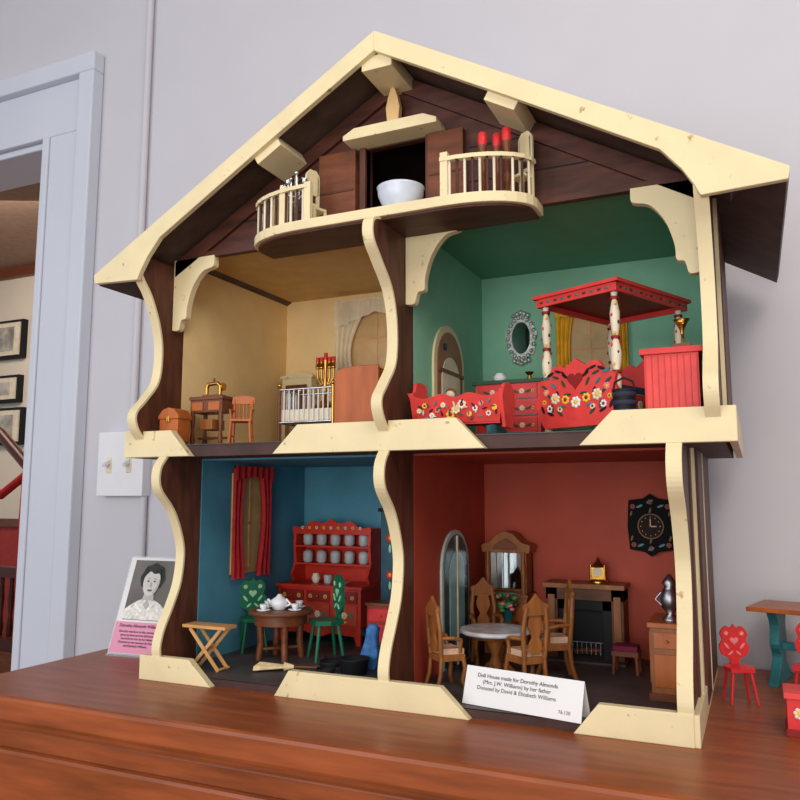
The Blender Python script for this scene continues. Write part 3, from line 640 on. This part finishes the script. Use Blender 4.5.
for sx in(-1,1):
    b.flower(sx*.036,y,.058,.009,offw,yelp); b.flower(sx*.018,y,.055,.0075,yelp,dred); b.flower(sx*.052,y,.068,.006,pink,yelp); b.flower(sx*.046,y,.044,.006,white,dred); b.flower(sx*.028,y,.042,.005,offw,dred); b.flower(sx*.056,y,.054,.004,yelp,dred)
    for k in range(14):
        a=k*.55; x=.014+.048*(k/14); z=.062+.028*math.sin(a*2.3); b.leaf(sx*x,y,z,.0065,sx*(a%1.5),(dgreen,black,dgreen,teal)[k%4])
    b.leaf(sx*.044,y,.094,.007,-sx*.4,black); b.leaf(sx*.030,y,.097,.006,sx*.3,black); b.leaf(sx*.020,y,.092,.006,sx*.9,black)
    for k in range(5): b.flower(sx*(W+.0005),-.06+.03*k,.045,.007,offw,yelp,'x')
b.flower(0,y,.050,.009,white,yelp); b.done()
b=B('blanket_chest',loc=(-.091,.076,FU),bevel=.001)
b.box(-.034,.034,-.035,.035,.012,.102,coral); b.box(-.039,.039,-.040,.038,.100,.108,red); b.box(-.037,.037,-.038,.037,0,.014,teal)
for k in range(9): b.box(-.033+k*.008,-.0315+k*.008,-.0358,-.035,.016,.098,red)
b.done()
b=B('brass_gramophone',loc=(-.078,.072,FU+.1085)); b.box(-.011,.011,-.011,.011,0,.008,owood); b.tube([(0,.004,.008),(0,.008,.018),(.0,.004,.026)],.002,gold); 
b.lathe((0,.0,.022),[(.002,0),(.003,.006),(.007,.014),(.011,.02),(.010,.0195),(.005,.012)],gold,14); b.ball((.002,-.004,.036),.003,gold); b.done()
b=B('woven_basket',loc=(-.151,.035,FU),sc=.95); b.lathe((0,0,0),[(.013,0),(.015,.03),(.016,.055),(.017,.058),(.015,.058),(.013,.05)],black,18)
for z in(.012,.024,.036,.048): b.lathe((0,0,z),[(.0158,0),(.017,.003),(.0158,.006)],M('basket_navy',(44,48,66),.7),18)
b.tube([(-.015,0,.056),(-.012,0,.069),(0,0,.075),(.012,0,.069),(.015,0,.056)],.0015,black); b.done()

# ---------- on the table
def text(body,size,loc,rot,mat,parent,name):
    c=bpy.data.curves.new(name,'FONT'); c.body=body; c.size=size; c.align_x='CENTER'; c.space_line=1.1; c.materials.append(mat); c.extrude=.0001
    o=bpy.data.objects.new(name,c); bpy.context.collection.objects.link(o); o.location=loc; o.rotation_euler=rot; o.parent=parent; return o
b=B('label_card',loc=(-.293,.003,.0128),rz=-.19)
tl=.30; hc=.049
b.prism([(0,0),(-.001,.0005),(hc*math.sin(tl),hc*math.cos(tl)+.001),(.032,0),(.031,0),(hc*math.sin(tl),hc*math.cos(tl))],'x',-.085,.085,paper); o=b.done()
text('Doll House made for Dorothy Almonds\n(Mrs. J.W. Williams) by her father\nDonated by David & Elizabeth Williams',.0072,(-.008,.0099,.0355),(math.pi/2-tl,0,0),ink,o,'label_text')
text('76.120',.006,(.062,.0011,.0075),(math.pi/2-tl,0,0),ink,o,'label_number')
H2=B('portrait_card',loc=(-1.050,.115,.0),rz=.07,sc=.97)
tt=.33
def T(x,z,o=0): return (x*.94,z*math.sin(tt)-o*math.cos(tt),z*math.cos(tt)+o*math.sin(tt)+.002)
def flat(pts,o,mat):
    n=len(pts); H2.add([T(x,z,o) for x,z in pts]+[T(x,z,o-.0006) for x,z in pts],[tuple(range(n)),tuple(range(n,2*n))[::-1]]+[(i,n+i,n+(i+1)%n,(i+1)%n) for i in range(n)],mat)
def ell(cx,cz,a,c,n=28): return [(cx+a*math.cos(2*math.pi*i/n),cz+c*math.sin(2*math.pi*i/n)) for i in range(n)]
flat([(-.066,0),(.066,0),(.066,.19),(-.066,.19)],-.0008,frost); flat([(-.063,.003),(.063,.003),(.063,.187),(-.063,.187)],0,paper)
flat([(-.062,.004),(.062,.004),(.062,.062),(-.062,.062)],.0008,pinkp); flat([(-.050,.066),(.054,.066),(.054,.182),(-.050,.182)],.0008,gray1)
flat([(-.05,.067)]+cat([(-.05,.085),(-.03,.098),(-.01,.106),(.012,.106),(.035,.098),(.054,.084)],4)+[(.054,.067)],.0014,gray4)
pm=M('photo_mid',(150,146,140),.5); pl_=M('photo_shade',(182,178,172),.5)
flat([(-.008,.118),(.014,.118),(.018,.102),(.003,.086),(-.012,.102)],.002,pl_)
flat(cat([(-.024,.136),(-.028,.148),(-.023,.158),(-.018,.169),(-.006,.173),(.004,.177),(.016,.172),(.026,.168),(.030,.156),(.034,.146),(.029,.136),(.022,.128),(-.016,.128),(-.024,.136)],4),.002,gray3)
flat(cat([(.003,.112),(-.009,.117),(-.016,.130),(-.017,.145),(-.010,.160),(.003,.164),(.016,.160),(.023,.145),(.022,.130),(.015,.117),(.003,.112)],4),.0028,gray2)
flat(cat([(.015,.117),(.022,.130),(.023,.145),(.019,.142),(.017,.130),(.010,.118),(.015,.117)],3),.0031,pl_)
flat(cat([(-.018,.146),(-.012,.163),(.004,.168),(.02,.163),(.025,.146),(.018,.156),(.006,.155),(-.004,.160),(-.012,.154),(-.018,.146)],3),.0036,gray3)
for sx in(-1,1): flat(ell(.003+sx*.008,.1405,.0036,.0016,12),.0036,pm); flat(ell(.003+sx*.008,.1405,.0018,.0014,10),.0040,gray3); flat(ell(.003+sx*.008,.1452,.0048,.0007,12),.0036,pm); flat([(.003+sx*.002,.104),(.003+sx*.022,.102),(.003+sx*.013,.088)],.0026,gray4)
flat([(.001,.138),(.004,.138),(.0055,.130),(.003,.1285),(.0005,.130)],.0036,pl_)
flat(cat([(-.004,.1235),(.0,.1248),(.003,.1242),(.006,.1248),(.010,.1235),(.003,.1205),(-.004,.1235)],3),.0036,M('photo_lips',(96,90,88),.5))
H2.box(-.062,.062,-.004,.07,0,.002,frost)
o=H2.done()
def cardtext(body,size,z,nm): text(body,size,T(0,z,.0016),(math.pi/2-tt,0,0),ink,o,nm)
cardtext('Dorothy Almonds Williams',.0085,.052,'caption_title'); cardtext('Dorothy was born in this community\ngrew up here and the doll house\nwas built for her by her father.\nDonated to the museum by David\nand Elizabeth Williams.',.0060,.042,'caption_text')
dutch_chair((-.034,.235,0),.35,.92,red,pink); dutch_chair((.058,.262,0),-.3,.98,red,pink)
b=B('trestle_table',loc=(.078,.385,0),rz=-.25,bevel=.001); b.box(-.09,.09,-.055,.055,.112,.119,orange)
for sx in(-1,1):
    P=cat([(.040,.112),(.022,.09),(.026,.06),(.014,.04),(.03,.018),(.048,.0)],4); b.prism(sym(P),'x',sx*.058-.007,sx*.058+.007,teal)
b.box(-.06,.06,-.005,.005,.05,.062,teal); b.done()
b=B('painted_chest',loc=(.066,.110,0),bevel=.001); b.box(-.044,.044,-.025,.025,.008,.045,red); b.box(-.047,.047,-.028,.028,.045,.052,coral); b.box(-.046,.046,-.027,.027,0,.009,dred)
for x in(-.03,-.008,.014,.034): b.flower(x,-.0255,.028,.008,offw,yelp); b.leaf(x+.011,-.0255,.024,.006,.7,lgreen)
b.done()

# ---------------- lights
w=bpy.data.worlds.new('world'); sc.world=w; w.use_nodes=True; w.node_tree.nodes['Background'].inputs[0].default_value=(.88,.91,1,1); w.node_tree.nodes['Background'].inputs[1].default_value=.60
def area(name,loc,tgt,size,en,col,sy=None):
    l=bpy.data.lights.new(name,'AREA'); l.energy=en; l.size=size; l.color=col
    o=bpy.data.objects.new(name,l); bpy.context.collection.objects.link(o); o.location=loc; o.rotation_euler=(Vector(tgt)-Vector(loc)).to_track_quat('-Z','Y').to_euler()
area('ceiling_light',(.6,-1.1,1.75),(-.2,.2,.3),.9,19,(1,.90,.78))
area('window_light',(-1.8,-2.4,.9),(-.7,.3,.3),1.3,22,(.84,.91,1))
area('front_light',(-.1,-2.6,.40),(-.45,.2,.3),1.3,30,(1,.94,.85))
area('hall_light',(-3.6,1.5,1.75),(-4,2.3,.4),.8,26,(1,.9,.78))
